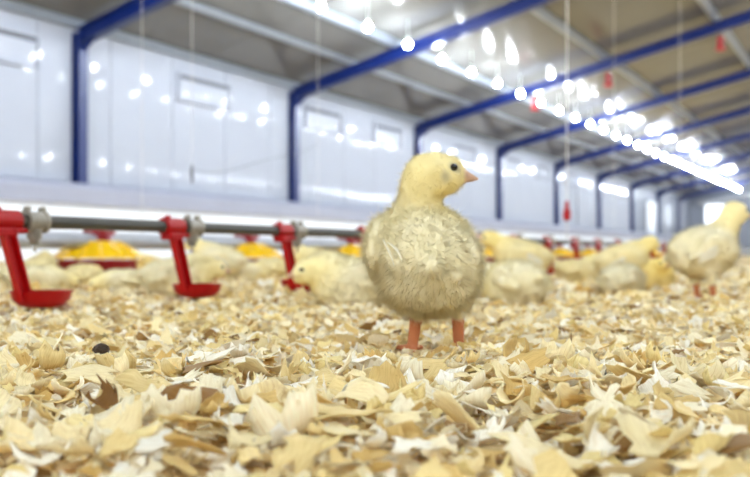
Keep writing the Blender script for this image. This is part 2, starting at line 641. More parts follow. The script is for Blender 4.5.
pc = make_cup()
for k in range(20):
    o = pc if k == 0 else copy_tree(pc)
    o.location = (DX, 0.25 * k + (0.634 if k else 0.624), 0)
    tag(o, 'red drip cup with slanted arm on the water pipe, %s from the left edge' % ORD[k], 'drinker cup', 'red drip cups along the water pipe')

# suspension cords
def hang(px, nn, zbot, red, lb, rad, m):
    y = t_at(px, nn)
    r = empty('suspension_cord', (-nn, y, zbot))
    MB().tube([(0, 0, 0), (0, 0, zc(nn) - .01 - zbot)], rad, 6).build('cord', m, r)
    if red:
        MB().lathe([(0.006, 0.055), (0.011, 0.060), (0.012, 0.082), (0.007, 0.094), (0.0055, 0.112), (0.003, 0.116)], 14).build('adjuster', M['red'], r, True)
    MB().tube([(0, -.004, 0.012), (0, 0, 0.0), (0, .004, .012)], 0.0012, 6).build('hook', M['steel'], r)
    tag(r, lb, 'cord', 'cords hanging from the ceiling')
    return r


hang(567, 0.83, DZ + .008, True, 'pale hanging cord with a red adjuster above the drinker pipe', 0.0022, M['cord'])
hang(142, 2.18, .14, False, 'thin pale cord hanging beside the first blue column', 0.0011, M['cord'])
hang(318, 2.18, .14, False, 'thin pale cord hanging right of the second blue column', 0.0011, M['cord'])
hang(614, 2.18, .14, False, 'thin pale cord hanging past the fifth blue column', 0.0018, M['cord'])
hang(680, 2.18, .14, False, 'thin pale cord hanging near the far columns', 0.0022, M['cord'])
# slack wire with a dark clip in front of the white wall
zz = F * (SY * SY / CY + CY) * 2.18 / (887 - 192)
base = P(192, 184, zz)
r = empty('hanging_wire', base)
MB().tube([(0, 0, .02), (0, 0, zc(2.18) - base.z - .01)], 0.0012, 5).build('wire', M['cord'], r)
MB().tube([(0, 0, -.004), (.002, 0, .02), (-.002, 0, .045), (.001, 0, .07)], [.002, .0045, .0055, .002], 8).build('clip', M['cord_dark'], r)
end = Vector((-2.18, t_at(318, 2.18), 0.14 + .42)) - base
pts = []
for i in range(17):
    s = i / 16
    p = Vector((0, 0, .055)).lerp(end, s); p.z -= 0.10 * math.sin(math.pi * s) * (1 - .3 * s)
    p.z += .06 * math.sin(math.pi * s) ** 2
    pts.append(p)
MB().tube(pts, 0.0011, 5).build('slack_wire', M['cord_dark'], r)
tag(r, 'thin wire with a dark clip hanging before the white wall', 'wire')


# ------------------------------------------------------------------ chicks
def surface_nets(fn, lo, hi, h):
    ax = [np.arange(lo[i], hi[i] + h, h) for i in range(3)]
    X, Y, Z = np.meshgrid(*ax, indexing='ij')
    f = fn(X, Y, Z).astype(np.float32)
    s = f < 0
    nx, ny, nz = f.shape
    cnt = np.zeros((nx - 1, ny - 1, nz - 1), np.int8)
    for a in (0, 1):
        for b in (0, 1):
            for c in (0, 1):
                cnt += s[a:nx - 1 + a, b:ny - 1 + b, c:nz - 1 + c]
    act = (cnt > 0) & (cnt < 8)
    ci = np.argwhere(act)
    idx = -np.ones(act.shape, np.int64)
    idx[act] = np.arange(len(ci))
    pos = np.zeros((len(ci), 3)); num = np.zeros(len(ci))
    cor = [(a, b, c) for a in (0, 1) for b in (0, 1) for c in (0, 1)]
    for A in cor:
        for d in range(3):
            if A[d]: continue
            B = list(A); B[d] = 1
            fa = f[ci[:, 0] + A[0], ci[:, 1] + A[1], ci[:, 2] + A[2]]
            fb = f[ci[:, 0] + B[0], ci[:, 1] + B[1], ci[:, 2] + B[2]]
            cr = (fa < 0) != (fb < 0)
            t = np.where(cr, fa / np.where(cr, fa - fb, 1), 0)
            p = np.tile(np.array(A, float), (len(ci), 1)); p[:, d] = t
            pos[cr] += p[cr]; num[cr] += 1
    V = (ci + pos / num[:, None]) * h + np.array(lo)
    quads = []
    for d in range(3):
        e = [slice(None)] * 3; g = [slice(None)] * 3
        e[d] = slice(0, -1); g[d] = slice(1, None)
        s0, s1 = s[tuple(e)], s[tuple(g)]
        pts = np.argwhere(s0 != s1)
        u, v = (d + 1) % 3, (d + 2) % 3
        pts = pts[(pts[:, u] > 0) & (pts[:, v] > 0) & (pts[:, u] < f.shape[u] - 1) & (pts[:, v] < f.shape[v] - 1)]
        q = []
        for du, dv in ((-1, -1), (0, -1), (0, 0), (-1, 0)):
            p = pts.copy(); p[:, u] += du; p[:, v] += dv
            q.append(idx[p[:, 0], p[:, 1], p[:, 2]])
        q = np.stack(q, 1)
        inside = s[pts[:, 0], pts[:, 1], pts[:, 2]]
        q[~inside] = q[~inside][:, ::-1]
        quads.append(q)
    return V, np.concatenate(quads)


def ell(X, Y, Z, c, r, rot=None):
    x, y, z = X - c[0], Y - c[1], Z - c[2]
    if rot is not None:            # rot: matrix columns are the ellipsoid axes
        R = np.array(rot)
        x, y, z = (x * R[0, 0] + y * R[1, 0] + z * R[2, 0], x * R[0, 1] + y * R[1, 1] + z * R[2, 1], x * R[0, 2] + y * R[1, 2] + z * R[2, 2])
    k0 = np.sqrt((x / r[0]) ** 2 + (y / r[1]) ** 2 + (z / r[2]) ** 2) + 1e-6
    k1 = np.sqrt((x / r[0] ** 2) ** 2 + (y / r[1] ** 2) ** 2 + (z / r[2] ** 2) ** 2) + 1e-9
    return k0 * (k0 - 1) / k1


def cone(X, Y, Z, a, b, ra, rb):
    a = np.array(a, float); b = np.array(b, float)
    d = b - a
    t = np.clip(((X - a[0]) * d[0] + (Y - a[1]) * d[1] + (Z - a[2]) * d[2]) / d.dot(d), 0, 1)
    return np.sqrt((X - a[0] - t * d[0]) ** 2 + (Y - a[1] - t * d[1]) ** 2 + (Z - a[2] - t * d[2]) ** 2) - (ra + (rb - ra) * t)


def smin(a, b, k):
    h = np.clip(0.5 + 0.5 * (b - a) / k, 0, 1)
    return b + (a - b) * h - k * h * (1 - h)


def evalp(prims, X, Y, Z):
    """returns (union field, down-only field, bare-only field)"""
    D = B = None
    for p in prims:
        if p[0] == 'e':
            v = ell(X, Y, Z, p[1], p[2], p[5] if len(p) > 5 else None); k, bare = p[3], p[4]
        else:
            v = cone(X, Y, Z, p[1], p[2], p[3], p[4]); k, bare = p[5], p[6]
        if bare:
            B = v if B is None else smin(B, v, k)
        else:
            D = v if D is None else smin(D, v, k)
    D = D + .9 * np.sin(X * .23 + .7) * np.sin(Y * .21 + 1.1) * np.sin(Z * .25) + .45 * np.sin(X * .47 + Z * .2) * np.sin(Y * .43 + .4)
    if B is None:
        B = np.full_like(D, 1e3)
    return smin(D, B, 2.0), D, B


def rotm(yaw=0, pitch=0, roll=0):
    R = Matrix.Rotation(yaw, 3, 'Z') @ Matrix.Rotation(-pitch, 3, 'Y') @ Matrix.Rotation(roll, 3, 'X')
    return [list(r) for r in R]


def head_prims(c, yaw, pitch, s=1.0):
    """head with cheeks and beak around centre c (mm); returns prims, eye centres"""
    R = Matrix.Rotation(yaw, 3, 'Z') @ Matrix.Rotation(-pitch, 3, 'Y')
    C = Vector(c)
    def q(x, y, z): return tuple(C + R @ Vector((x * s, y * s, z * s)))
    Rl = [list(r) for r in R]
    pr = [('e', tuple(c), (18 * s, 14.5 * s, 14.5 * s), 8, 0, Rl),
          ('e', q(9, 0, -3), (10.5 * s, 10.5 * s, 9.5 * s), 7, 0, Rl),
          ('c', q(16, 0, -0.5), q(30, 0, -3.0), 5.6 * s, 1.1 * s, 2, 1),
          ('c', q(15, 0, -4.0), q(26, 0, -4.2), 3.4 * s, 1.0 * s, 2, 1)]
    eyes = [q(11.8, sy * 11.6, 3.6) for sy in (-1, 1)]
    return pr, eyes, R


def foot(hip, ank, toe_dir, k=4.2):
    hx = Vector(hip); a = Vector(ank)
    d = Vector((toe_dir[0], toe_dir[1], 0)).normalized()
    sd = Vector((-d.y, d.x, 0))
    pr = [('c', hip, ank, k * 1.12, k * .85, 3, 1)]
    for sp in (-.55, 0, .55):
        t = a + (d + sd * sp).normalized() * (22 if sp == 0 else 18)
        pr.append(('c', ank, (t.x, t.y, 2.0), k * .68, 1.7, 2, 1))
    t = a - d * 9
    pr.append(('c', ank, (t.x, t.y, 2.0), k * .6, 1.6, 2, 1))
    return pr


def chick_mesh(name, prims, eyes, h, n_strand, slen, fwd, yellow_at, seed=1, width=0.30, ears=()):
    """prims in mm. Returns body mesh, fluff mesh (metres)."""
    rng = np.random.default_rng(seed)
    lo = np.array([-85, -75, -2.0]); hi = np.array([105, 75, 155.0])
    # tighten bounds from a coarse pass
    ax = [np.arange(lo[i], hi[i], 5.0) for i in range(3)]
    X, Y, Z = np.meshgrid(*ax, indexing='ij')
    u, _, _ = evalp(prims, X, Y, Z)
    ins = np.argwhere(u < 4.5)
    lo2 = lo + ins.min(0) * 5 - 4; hi2 = lo + ins.max(0) * 5 + 4
    V, Q = surface_nets(lambda x, y, z: evalp(prims, x, y, z)[0], lo2, hi2, h)
    U, D, B = evalp(prims, V[:, 0], V[:, 1], V[:, 2])
    bare = np.clip((D - B) / 2.5 + .5, 0, 1)              # 1 on beak and legs
    # lightly relax
    tri = np.concatenate([Q[:, [0, 1, 2]], Q[:, [0, 2, 3]]])
    fn = np.cross(V[tri[:, 1]] - V[tri[:, 0]], V[tri[:, 2]] - V[tri[:, 0]])
    area = np.linalg.norm(fn, axis=1) * .5
    N = np.zeros_like(V)
    for i in range(3):
        np.add.at(N, tri[:, i], fn)
    N /= np.linalg.norm(N, axis=1)[:, None] + 1e-9

    def patches(p):
        return (np.sin(p[:, 0] * .11 + 1.3) * np.sin(p[:, 1] * .13 + .4) + np.sin(p[:, 2] * .12 + p[:, 0] * .05)) * .5

    def colour(p, b):
        cream = np.array([.98, .885, .62]); yel = np.array([.98, .83, .40]); skin = np.array(lin(192, 120, 80)[:3])
        d = np.linalg.norm(p - np.array(yellow_at), axis=1)
        w = np.clip(1.15 - d / 46.0, 0, .85)
        w = np.clip(w + .16 + .15 * patches(p), 0, 1)[:, None]
        c = cream * (1 - w) + yel * w
        up = np.clip((p[:, 2:3] - yellow_at[2] + 30) / 15, 0, 1)       # the beak is paler than the legs
        sk = skin * (1 - up) + np.array(lin(198, 160, 134)[:3]) * up
        return c * (1 - b[:, None]) + sk * b[:, None]
    C = colour(V, bare)
    # greyish bare-looking skin round the eyes and at the ear
    for e in eyes:
        d = np.linalg.norm(V - np.array(e), axis=1)
        w = np.clip(1 - d / 5.5, 0, 1)[:, None] * .75
        C = C * (1 - w) + np.array(lin(150, 138, 118)[:3]) * w
    if ears:
        for e, r_, k_ in ears:
            d = np.linalg.norm(V - np.array(e), axis=1)
            w = np.clip(1.3 - d / r_, 0, 1)[:, None] * k_
            C = C * (1 - w) + np.array(lin(146, 136, 118)[:3]) * w
    me = bpy.data.meshes.new(name)
    me.from_pydata((V / 1000).tolist(), [], Q.tolist())
    me.polygons.foreach_set('use_smooth', [True] * len(Q))
    at = me.color_attributes.new('Col', 'FLOAT_COLOR', 'POINT')
    at.data.foreach_set('color', np.concatenate([C, np.ones((len(C), 1))], 1).astype(np.float32).ravel())
    me.materials.append(M['chick_skin'])
    me.update()
    # ---- down: fine tapered strands
    okv = bare < .25
    for e in eyes:
        okv &= np.linalg.norm(V - np.array(e), axis=1) > 3.6
    for e, r_, k_ in ears:
        okv &= np.linalg.norm(V - np.array(e), axis=1) > r_ * .5
    okt = okv[tri].all(1)
    T = tri[okt]; pa = area[okt]; pa = pa / pa.sum()
    pick = rng.choice(len(T), n_strand, p=pa)
    b1 = rng.random(n_strand); b2 = rng.random(n_strand)
    sw = b1 + b2 > 1; b1[sw] = 1 - b1[sw]; b2[sw] = 1 - b2[sw]
    t = T[pick]
    p = V[t[:, 0]] * (1 - b1 - b2)[:, None] + V[t[:, 1]] * b1[:, None] + V[t[:, 2]] * b2[:, None]
    nn = N[t[:, 0]]
    Bt = bare[t].max(1)
    flow = np.tile(-np.array(fwd, float) * .55 + np.array([0, 0, -.65]), (n_strand, 1))
    clump = np.stack([np.sin(p[:, 1] * .45 + p[:, 2] * .30), np.sin(p[:, 2] * .5 + p[:, 0] * .35), np.sin(p[:, 0] * .4 + p[:, 1] * .42)], 1) * .20
    d0 = nn * .95 + flow * .65 + clump + rng.normal(0, .26, (n_strand, 3))
    d0 /= np.linalg.norm(d0, axis=1)[:, None]
    d1 = d0 + flow * .40 + rng.normal(0, .18, (n_strand, 3)); d1 /= np.linalg.norm(d1, axis=1)[:, None]
    dyel = np.linalg.norm(p - np.array(yellow_at), axis=1)
    headk = np.clip(dyel / 40, .42, 1.0)
    ln = slen * headk * rng.uniform(.55, 1.25, n_strand) * np.where(rng.random(n_strand) < .10, 1.7, 1.0)
    sd = np.cross(d0, rng.normal(0, 1, (n_strand, 3))); sd /= np.linalg.norm(sd, axis=1)[:, None] + 1e-9
    wd = width * rng.uniform(.7, 1.3, n_strand)
    base = p - nn * .4
    mid = base + d0 * (ln * .55)[:, None]
    tip = mid + d1 * (ln * .5)[:, None]
    SV = np.stack([base - sd * wd[:, None], base + sd * wd[:, None], mid + sd * (wd * .75)[:, None], mid - sd * (wd * .75)[:, None], tip], 1).reshape(-1, 3)
    o5 = np.arange(n_strand) * 5
    lv = np.stack([o5, o5 + 1, o5 + 2, o5 + 3, o5 + 3, o5 + 2, o5 + 4], 1).ravel()
    ls = np.stack([np.arange(n_strand) * 7, np.arange(n_strand) * 7 + 4], 1).ravel()
    m2 = bpy.data.meshes.new('down')
    m2.vertices.add(len(SV)); m2.vertices.foreach_set('co', (SV / 1000).astype(np.float32).ravel())
    m2.loops.add(len(lv)); m2.loops.foreach_set('vertex_index', lv.astype(np.int32))
    m2.polygons.add(len(ls)); m2.polygons.foreach_set('loop_start', ls.astype(np.int32))
    m2.update(calc_edges=True)
    cc = np.minimum(colour(p, Bt * 0) * rng.uniform(.94, 1.03, n_strand)[:, None], .98)
    cc = np.repeat(cc, 5, axis=0)
    at = m2.color_attributes.new('Col', 'FLOAT_COLOR', 'POINT')
    at.data.foreach_set('color', np.concatenate([cc, np.ones((len(cc), 1))], 1).astype(np.float32).ravel())
    nv = nn * .8 + d0 * .25 + rng.normal(0, .05, nn.shape)
    nv /= np.linalg.norm(nv, axis=1)[:, None]
    m2.polygons.foreach_set('use_smooth', [True] * len(ls))
    m2.normals_split_custom_set_from_vertices(np.repeat(nv, 5, axis=0).tolist())
    m2.materials.append(M['chick_down'])
    return me, m2


M['chick_skin'] = mat('chick_body', None, 0.75, attr='Col', objcol=True, spec=0.15)
M['chick_down'] = mat('chick_down', None, 0.8, attr='Col', objcol=True, spec=0.1, transl=0.22)
M['quill'] = mat('white_wing_quill', lin(250, 245, 226), 0.7, transl=0.4)


def eye_mesh(r):
    m = MB()
    m.lathe([(r * math.sin(math.pi * (i + .02) / 10.04), -r * math.cos(math.pi * (i + .02) / 10.04)) for i in range(11)], 14)
    return m.mesh('eye', M['eye'], True)


EYE = eye_mesh(0.0027)


def feather(pts, w):
    """one small vaned wing quill: a thin double-sided blade along pts (mm)"""
    m = MB()
    pts = [Vector(p) / 1000 for p in pts]
    w /= 1000
    n = len(pts)
    d = (pts[-1] - pts[0]).normalized()
    sd = d.cross(Vector((0.3, -1, 0.2))).normalized()
    nr = d.cross(sd).normalized() * .0004
    vs = []
    for i, p in enumerate(pts):
        ww = w * (0.35, 1, 1, .7, .15)[min(i, 4)]
        vs += [p - sd * ww + nr, p + sd * ww + nr, p + sd * ww - nr, p - sd * ww - nr]
    fs = [(0, 1, 2, 3), tuple(4 * n - 1 - i for i in range(4))]
    for i in range(n - 1):
        for j in range(4):
            q = (j + 1) % 4
            fs.append((4 * i + j, 4 * i + 4 + j, 4 * i + 4 + q, 4 * i + q))
    return m.add(vs, fs)


def assemble(name, me, fl, eyes, feathers=()):
    r = empty(name)
    b = link_mesh('body', me, r)
    d = link_mesh('down', fl, b)
    d['kind'] = 'stuff'
    for e in eyes:
        o = link_mesh('eye', EYE, b)
        o.location = Vector(e) / 1000
    for i, fm in enumerate(feathers):
        fm.build('wing_feather', M['quill'], b)
    return r


# main chick: x = right in the picture, y = away from the lens, z = up (mm); seen from behind, head turned right
hp, me_eyes, _ = head_prims((6.0, 4, 125.5), math.radians(-6), math.radians(-4), 0.93)
prims = [('e', (-4.5, 2, 63), (35.5, 45, 36.0), 8, 0, rotm(0, 0, math.radians(-12))),
         ('e', (-6, 14, 78), (33, 32, 24.5), 10, 0),
         ('e', (2, -26, 55), (28, 24, 24), 14, 0),
         ('c', (-2, -44, 60), (-2, -56, 60), 11, 5, 10, 0),
         ('e', (-34, -4, 75), (8, 31, 18), 6, 0, rotm(math.radians(-12), 0, math.radians(14))),
         ('c', (-31, -20, 72), (-24, -42, 63), 9, 4, 7, 0),
         ('e', (20, -6, 62), (9, 31, 20), 6, 0, rotm(math.radians(12), 0, math.radians(-12))),
         ('c', (20, -24, 60), (14, -48, 54), 10, 4, 3.5, 0),
         ('c', (-9, 12, 96), (-4, 8, 120), 15.8, 13.5, 6, 0),
         ('e', (-4, 5, 119), (12.8, 13, 16), 8, 0),
         ('c', (-8, 0, 48), (-9, -2, 29), 17, 6.5, 8, 0),
         ('c', (17, 0, 48), (19, -2, 29), 16, 6.5, 8, 0)]
prims += hp
prims += foot((-8.5, -2, 32), (-12.5, 0, 3.2), (-.1, 1))
prims += foot((19, -2, 32), (20, 0, 3.2), (.15, 1))
bm_, fl_ = chick_mesh('chick_main_body', prims, me_eyes, 1.25, 40000, 6.4, (0, 1, 0), (2, 4, 124), 3, 0.085,
                      [((10.5, -9.5, 119.5), 4.2, .5), ((9.5, -10, 123), 3.4, .45), ((20, -7.5, 127), 3.6, .6), ((15, -9.5, 133.5), 3.0, .5)])
qf = [feather([(-30, -34, 76), (-27, -39, 74), (-24, -44, 71), (-22, -47, 67), (-21, -49, 64)], .8),
      feather([(-33, -32, 78), (-31, -38, 74), (-29, -43, 70), (-27, -46, 65), (-26, -48, 61)], .7),
      feather([(24, -36, 60), (21, -42, 57), (18, -46, 54), (16, -49, 51), (15, -50, 49)], 1.0)]
main = assemble('chick', bm_, fl_, me_eyes, qf)
main.location = G(430, 0.612) + Vector((0, 0, .0015))
main.rotation_euler = (0, 0, YAW)
tag(main, 'large fluffy yellow chick standing back to camera with head turned right', 'chick', 'chicks on the litter')


# generic chicks: +x forward, y left, z up
def chick_std(legs, bz, head, hyaw, hpitch, pitch, fz=1.0, neck_r=16, bl=1.0):
    hp, ey, _ = head_prims(head, hyaw, hpitch, 0.95)
    c, s_ = math.cos(pitch), math.sin(pitch)
    def q(x, y, z): return (x * c - z * s_, y, bz + x * s_ + z * c)
    pr = [('e', q(0, 0, 0), (49 * bl, 35, 33 * fz), 8, 0, rotm(0, pitch)),
          ('e', q(26 * bl, 0, 2), (26, 27, 27 * fz), 14, 0),
          ('e', q(-28 * bl, 0, 0), (24, 26, 24 * fz), 12, 0),
          ('c', q(-42 * bl, 0, 8), q(-57 * bl, 0, 9), 12, 5, 10, 0)]
    for sy in (-1, 1):
        wy = 34 if legs else 30
        pr.append(('e', q(2, sy * wy, 6), (30, 7, 18 * fz), 4, 0, rotm(0, pitch - .25)))
        pr.append(('c', q(-18, sy * 33, 2), q(-40, sy * 27, -6), 9, 3.5, 4, 0))
    nb = q(30 * bl, 0, 14 if head[2] > bz + 8 else -3)
    pr.append(('c', nb, head, neck_r + 5, neck_r - 3, 12, 0))
    pr += hp
    if legs:
        for sy in (-1, 1):
            pr.append(('c', q(-2, sy * 16, -16), (0, sy * 17, 26), 17, 7, 8, 0))
            pr += foot((0, sy * 17, 28), (4, sy * 17, 3.2), (1, sy * .1))
    else:
        pr.append(('e', (4, 0, 14), (40, 33, 16), 10, 0))
    return pr, ey


W_FEATHERS = lambda bz, sy: [feather([(-8, sy * 41, bz + 8 - k * 3), (-14, sy * 43, bz + 5 - k * 4), (-22, sy * 42, bz + 1 - k * 4), (-30, sy * 40, bz - 3 - k * 4), (-38, sy * 37, bz - 7 - k * 4)], 3.2) for k in range(3)]
VARS = {}
for key, args in {
    'stand_low': dict(legs=True, bz=54, head=(62, 4, 91), hyaw=0.15, hpitch=-.15, pitch=.14),
    'stand_round': dict(legs=True, bz=66, head=(54, 0, 122), hyaw=-0.1, hpitch=-.1, pitch=.06, fz=1.05, bl=.86),
    'sit_up': dict(legs=False, bz=31, head=(58, 4, 45), hyaw=0.15, hpitch=-.12, pitch=.06, fz=.92),
    'sit_turn': dict(legs=False, bz=33, head=(52, 12, 62), hyaw=0.7, hpitch=-.1, pitch=.16),
    'rest': dict(legs=False, bz=29, head=(42, 18, 27), hyaw=.8, hpitch=-.4, pitch=-.03, fz=1.0, bl=.90),
    'sleep': dict(legs=False, bz=27, head=(56, 14, 20), hyaw=0.5, hpitch=-.35, pitch=-.05, fz=.82),
}.items():
    pr, ey = chick_std(**args)
    a, b = chick_mesh('chick_body_' + key, pr, ey, 1.9, 8500, 5.6, (1, 0, 0), tuple(Vector(args['head']) + Vector((-4, 0, 0))), hash(key) % 97 if False else len(key) * 7, 0.26)
    fe = W_FEATHERS(args['bz'], -1) + W_FEATHERS(args['bz'], 1) if key.startswith('stand') else []
    VARS[key] = assemble('chick', a, b, ey, fe)
used = set()


def put(var, px, z, heading, scale, lb, tint=(1, 1, 1), sz=1.0):
    """heading in degrees in the picture: 0 faces right, 90 away from the lens, 180 left, -90 towards the lens"""
    o = VARS[var] if var not in used else copy_tree(VARS[var])
    used.add(var)
    g = G(px, z)
    o.location = (g.x, g.y, 0.002)
    o.rotation_euler = (0, 0, YAW + math.radians(heading))
    o.scale = (scale, scale, scale * sz)
    for ch in o.children:
        ch.color = (*tint, 1)
        for c2 in ch.children:
            c2.color = (*tint, 1)
    tag(o, lb, 'chick', 'chicks on the litter')
    return o


WARM = (1.0, .96, .80); PALE = (1.0, 1.0, 1.0); YEL = (1.0, .92, .62); GREY = (.95, .96, 1.0)
put('sit_up', 352, 1.13, 196, 1.02, 'cream chick crouching with its beak at the third drip cup', PALE)
put('sit_turn', 328, 1.62, 150, 1.10, 'pale chick whose round head shows behind the crouching chick', PALE)
put('stand_low', 522, 1.9, 172, 1.12, 'yellow-headed chick standing facing left, right of the big chick', WARM)
put('rest', 516, 1.18, 118, .96, 'pale resting chick lying before the yellow-headed chick', PALE)
put('sleep', 488, 1.55, 90, .95, 'pale chick half hidden right behind the big chick', PALE)
put('stand_round', 703, 1.33, 18, 1.08, 'tall pale chick standing at the right edge with a white wing tip', PALE)
put('rest', 622, 1.45, 40, .85, 'greyish white resting chick lying in front of two others on the right', GREY)
put('stand_low', 622, 1.85, 4, 1.0, 'chick facing right with a yellow head behind the greyish resting chick', WARM)
put('sit_turn', 657, 1.65, 250, .80, 'small strong yellow chick left of the tall chick at the right edge', YEL)
put('sleep', 577, 2.15, 15, 1.0, 'flat resting cream chick below the eighth drip cup', WARM)
put('sit_up', 603, 2.5, 200, 1.0, 'distant chick with lowered head above the flat resting chick', PALE)
put('sleep', 38, 1.62, 20, 1.0, 'pale chick resting behind the first drip cup', PALE, .85)
put('sit_turn', 42, 2.6, 90, 1.0, 'small distant chick just left of the first feeder', WARM)
put('rest', 84, 1.75, 60, .85, 'resting chick with a shaded olive back below the first feeder', WARM, .9)
put('sleep', 124, 1.62, 175, .85, 'flat pale chick resting below the right rim of the first feeder', PALE, .85)
put('sit_up', 177, 1.40, 8, 1.0, 'cream chick with a dark eye resting behind the second drip cup', PALE)
put('stand_low', 220, 1.95, 165, 1.0, 'cream chick standing with lowered head left of the second feeder', PALE)
put('sleep', 243, 2.2, 20, .9, 'low pale chick beside the standing chick near the second feeder', PALE)
put('sleep', 272, 2.35, 170, 1.0, 'flat resting chick between second feeder and third drip cup', WARM)
put('sit_turn', 153, 2.55, 230, .9, 'small brownish faced chick at the right rim of the first feeder', (1, .93, .8))
put('sit_up', 20, 1.95, 0, .8, 'pale chick at the left edge partly behind the first arm', PALE)
put('sit_turn', 300, 3.0, 60, 1.0, 'small far chick left of the third feeder', PALE)
put('sleep', 545, 3.0, 10, 1.0, 'small far chick lying right of the yellow-headed chick', PALE)
put('sit_up', 640, 3.4, 180, 1.0, 'small far chick behind the chick facing right', WARM)
put('sleep', 190, 3.2, 0, 1.0, 'far pale chick lying behind the second drip cup arm', PALE)
put('sit_turn', 288, 4.3, 20, 1.0, 'far tiny chick between the second and third feeders', PALE)

# ------------------------------------------------------------------ wood shavings
def ground_h(x, y):
    return .0035 * (np.sin(x * 31 + 1.7) * np.sin(y * 27 + .3) + .6 * np.sin(x * 63 + y * 41))


def flake_proto(rng, nu, nv):
    """unit-length curled flake with ragged outline: verts (nu*nv,3), uv"""
    u = np.linspace(-.5, .5, nu); v = np.linspace(-.5, .5, nv)
    Ug, Vg = np.meshgrid(u, v, indexing='ij')
    wid = rng.uniform(.45, .95)
    env = 1 - rng.uniform(-.1, .5) * np.abs(2 * u) ** rng.uniform(1.2, 3.5) + rng.normal(0, .12, nu)
    skew = rng.normal(0, .22); ej = rng.normal(0, .05, (nu, nv))
    ends = rng.normal(0, .12, (2, nv))
    x = Ug + np.where(Ug > 0, ends[1][None, :], ends[0][None, :]) * np.abs(2 * Ug) ** 2
    y = Vg * wid * np.clip(env, .12, 1.3)[:, None] + skew * Ug + ej * np.abs(2 * Vg) ** 2
    curl = rng.choice([rng.uniform(-.6, .6), rng.uniform(1.0, 2.6), rng.uniform(2.6, 4.6)], p=[.5, .37, .13])
    ax = rng.uniform(-.5, .5)
    cx = x * math.cos(ax) + y * math.sin(ax); cy = -x * math.sin(ax) + y * math.cos(ax)
    if abs(curl) > .05:
        R = 1 / curl
        ang = cx / R
        X = R * np.sin(ang); Z = R * (1 - np.cos(ang))
    else:
        X = cx; Z = 0 * cx
    Z = Z + .05 * np.sin(cy * 9 + rng.uniform(0, 6)) * rng.uniform(0, 1) + rng.normal(0, .014, Z.shape)
    tw = rng.normal(0, .5) * cx
    Y2 = cy * np.cos(tw); Z = Z + cy * np.sin(tw)
    Z = Z - Z.mean()
    vs = np.stack([X, Y2, Z], -1).reshape(-1, 3)
    uv = np.stack([Ug, Vg * wid], -1).reshape(-1, 2)
    return vs, uv, abs(curl)


def grid_quads(nu, nv):
    i, j = np.meshgrid(np.arange(nu - 1), np.arange(nv - 1), indexing='ij')
    a = (i * nv + j).ravel()
    return np.stack([a, a + nv, a + nv + 1, a + 1], 1)


TONES = np.array([lin(*c)[:3] for c in ((252, 243, 212), (249, 234, 186), (241, 218, 156), (254, 250, 236), (226, 194, 124), (156, 120, 70), (246, 228, 164))])
TONE_P = np.array([.25, .24, .16, .17, .06, .02, .10])


def shaving_material(name, objcol):
    m = bpy.data.materials.new(name); m.use_nodes = True
    nt = m.node_tree; N, L = nt.nodes, nt.links
    b = N['Principled BSDF']; b.inputs['Roughness'].default_value = .6; b.inputs['Specular IOR Level'].default_value = .3
    uv = N.new('ShaderNodeUVMap'); uv.uv_map = 'grain'
    mp = N.new('ShaderNodeMapping'); mp.inputs['Scale'].default_value = (1.8, 24, 1)
    nz = N.new('ShaderNodeTexNoise'); nz.inputs['Scale'].default_value = 1.6; nz.inputs['Detail'].default_value = 4
    L.new(uv.outputs[0], mp.inputs[0])
    if objcol:
        oi = N.new('ShaderNodeObjectInfo')
        ad = N.new('ShaderNodeVectorMath'); ad.operation = 'ADD'
        sc_ = N.new('ShaderNodeVectorMath'); sc_.operation = 'SCALE'; sc_.inputs[0].default_value = (37, 53, 11)
        L.new(oi.outputs['Random'], sc_.inputs['Scale'])
        L.new(mp.outputs[0], ad.inputs[0]); L.new(sc_.outputs[0], ad.inputs[1]); L.new(ad.outputs[0], nz.inputs['Vector'])
        base = oi.outputs['Color']
    else:
        L.new(mp.outputs[0], nz.inputs['Vector'])
        a = N.new('ShaderNodeAttribute'); a.attribute_name = 'Col'; base = a.outputs['Color']
    rp = N.new('ShaderNodeValToRGB')
    rp.color_ramp.elements[0].position = .30; rp.color_ramp.elements[0].color = (.84, .76, .62, 1)
    rp.color_ramp.elements[1].position = .58; rp.color_ramp.elements[1].color = (1.03, 1.02, 1.0, 1)
    L.new(nz.outputs['Fac'], rp.inputs[0])
    mx = N.new('ShaderNodeMix'); mx.data_type = 'RGBA'; mx.blend_type = 'MULTIPLY'; mx.inputs[0].default_value = 1
    L.new(base, mx.inputs[6]); L.new(rp.outputs[0], mx.inputs[7])
    L.new(mx.outputs[2], b.inputs['Base Color'])
    bp = N.new('ShaderNodeBump'); bp.inputs['Strength'].default_value = .15; bp.inputs['Distance'].default_value = .002
    L.new(nz.outputs['Fac'], bp.inputs['Height']); L.new(bp.outputs[0], b.inputs['Normal'])
    tr = N.new('ShaderNodeBsdfTranslucent'); L.new(mx.outputs[2], tr.inputs['Color'])
    ms = N.new('ShaderNodeMixShader'); ms.inputs[0].default_value = .14
    L.new(b.outputs[0], ms.inputs[1]); L.new(tr.outputs[0], ms.inputs[2])
    L.new(ms.outputs[0], N['Material Output'].inputs['Surface'])
    return m


M['shav'] = shaving_material('wood_shavings', False)
M['shav_one'] = shaving_material('wood_shaving_single', True)


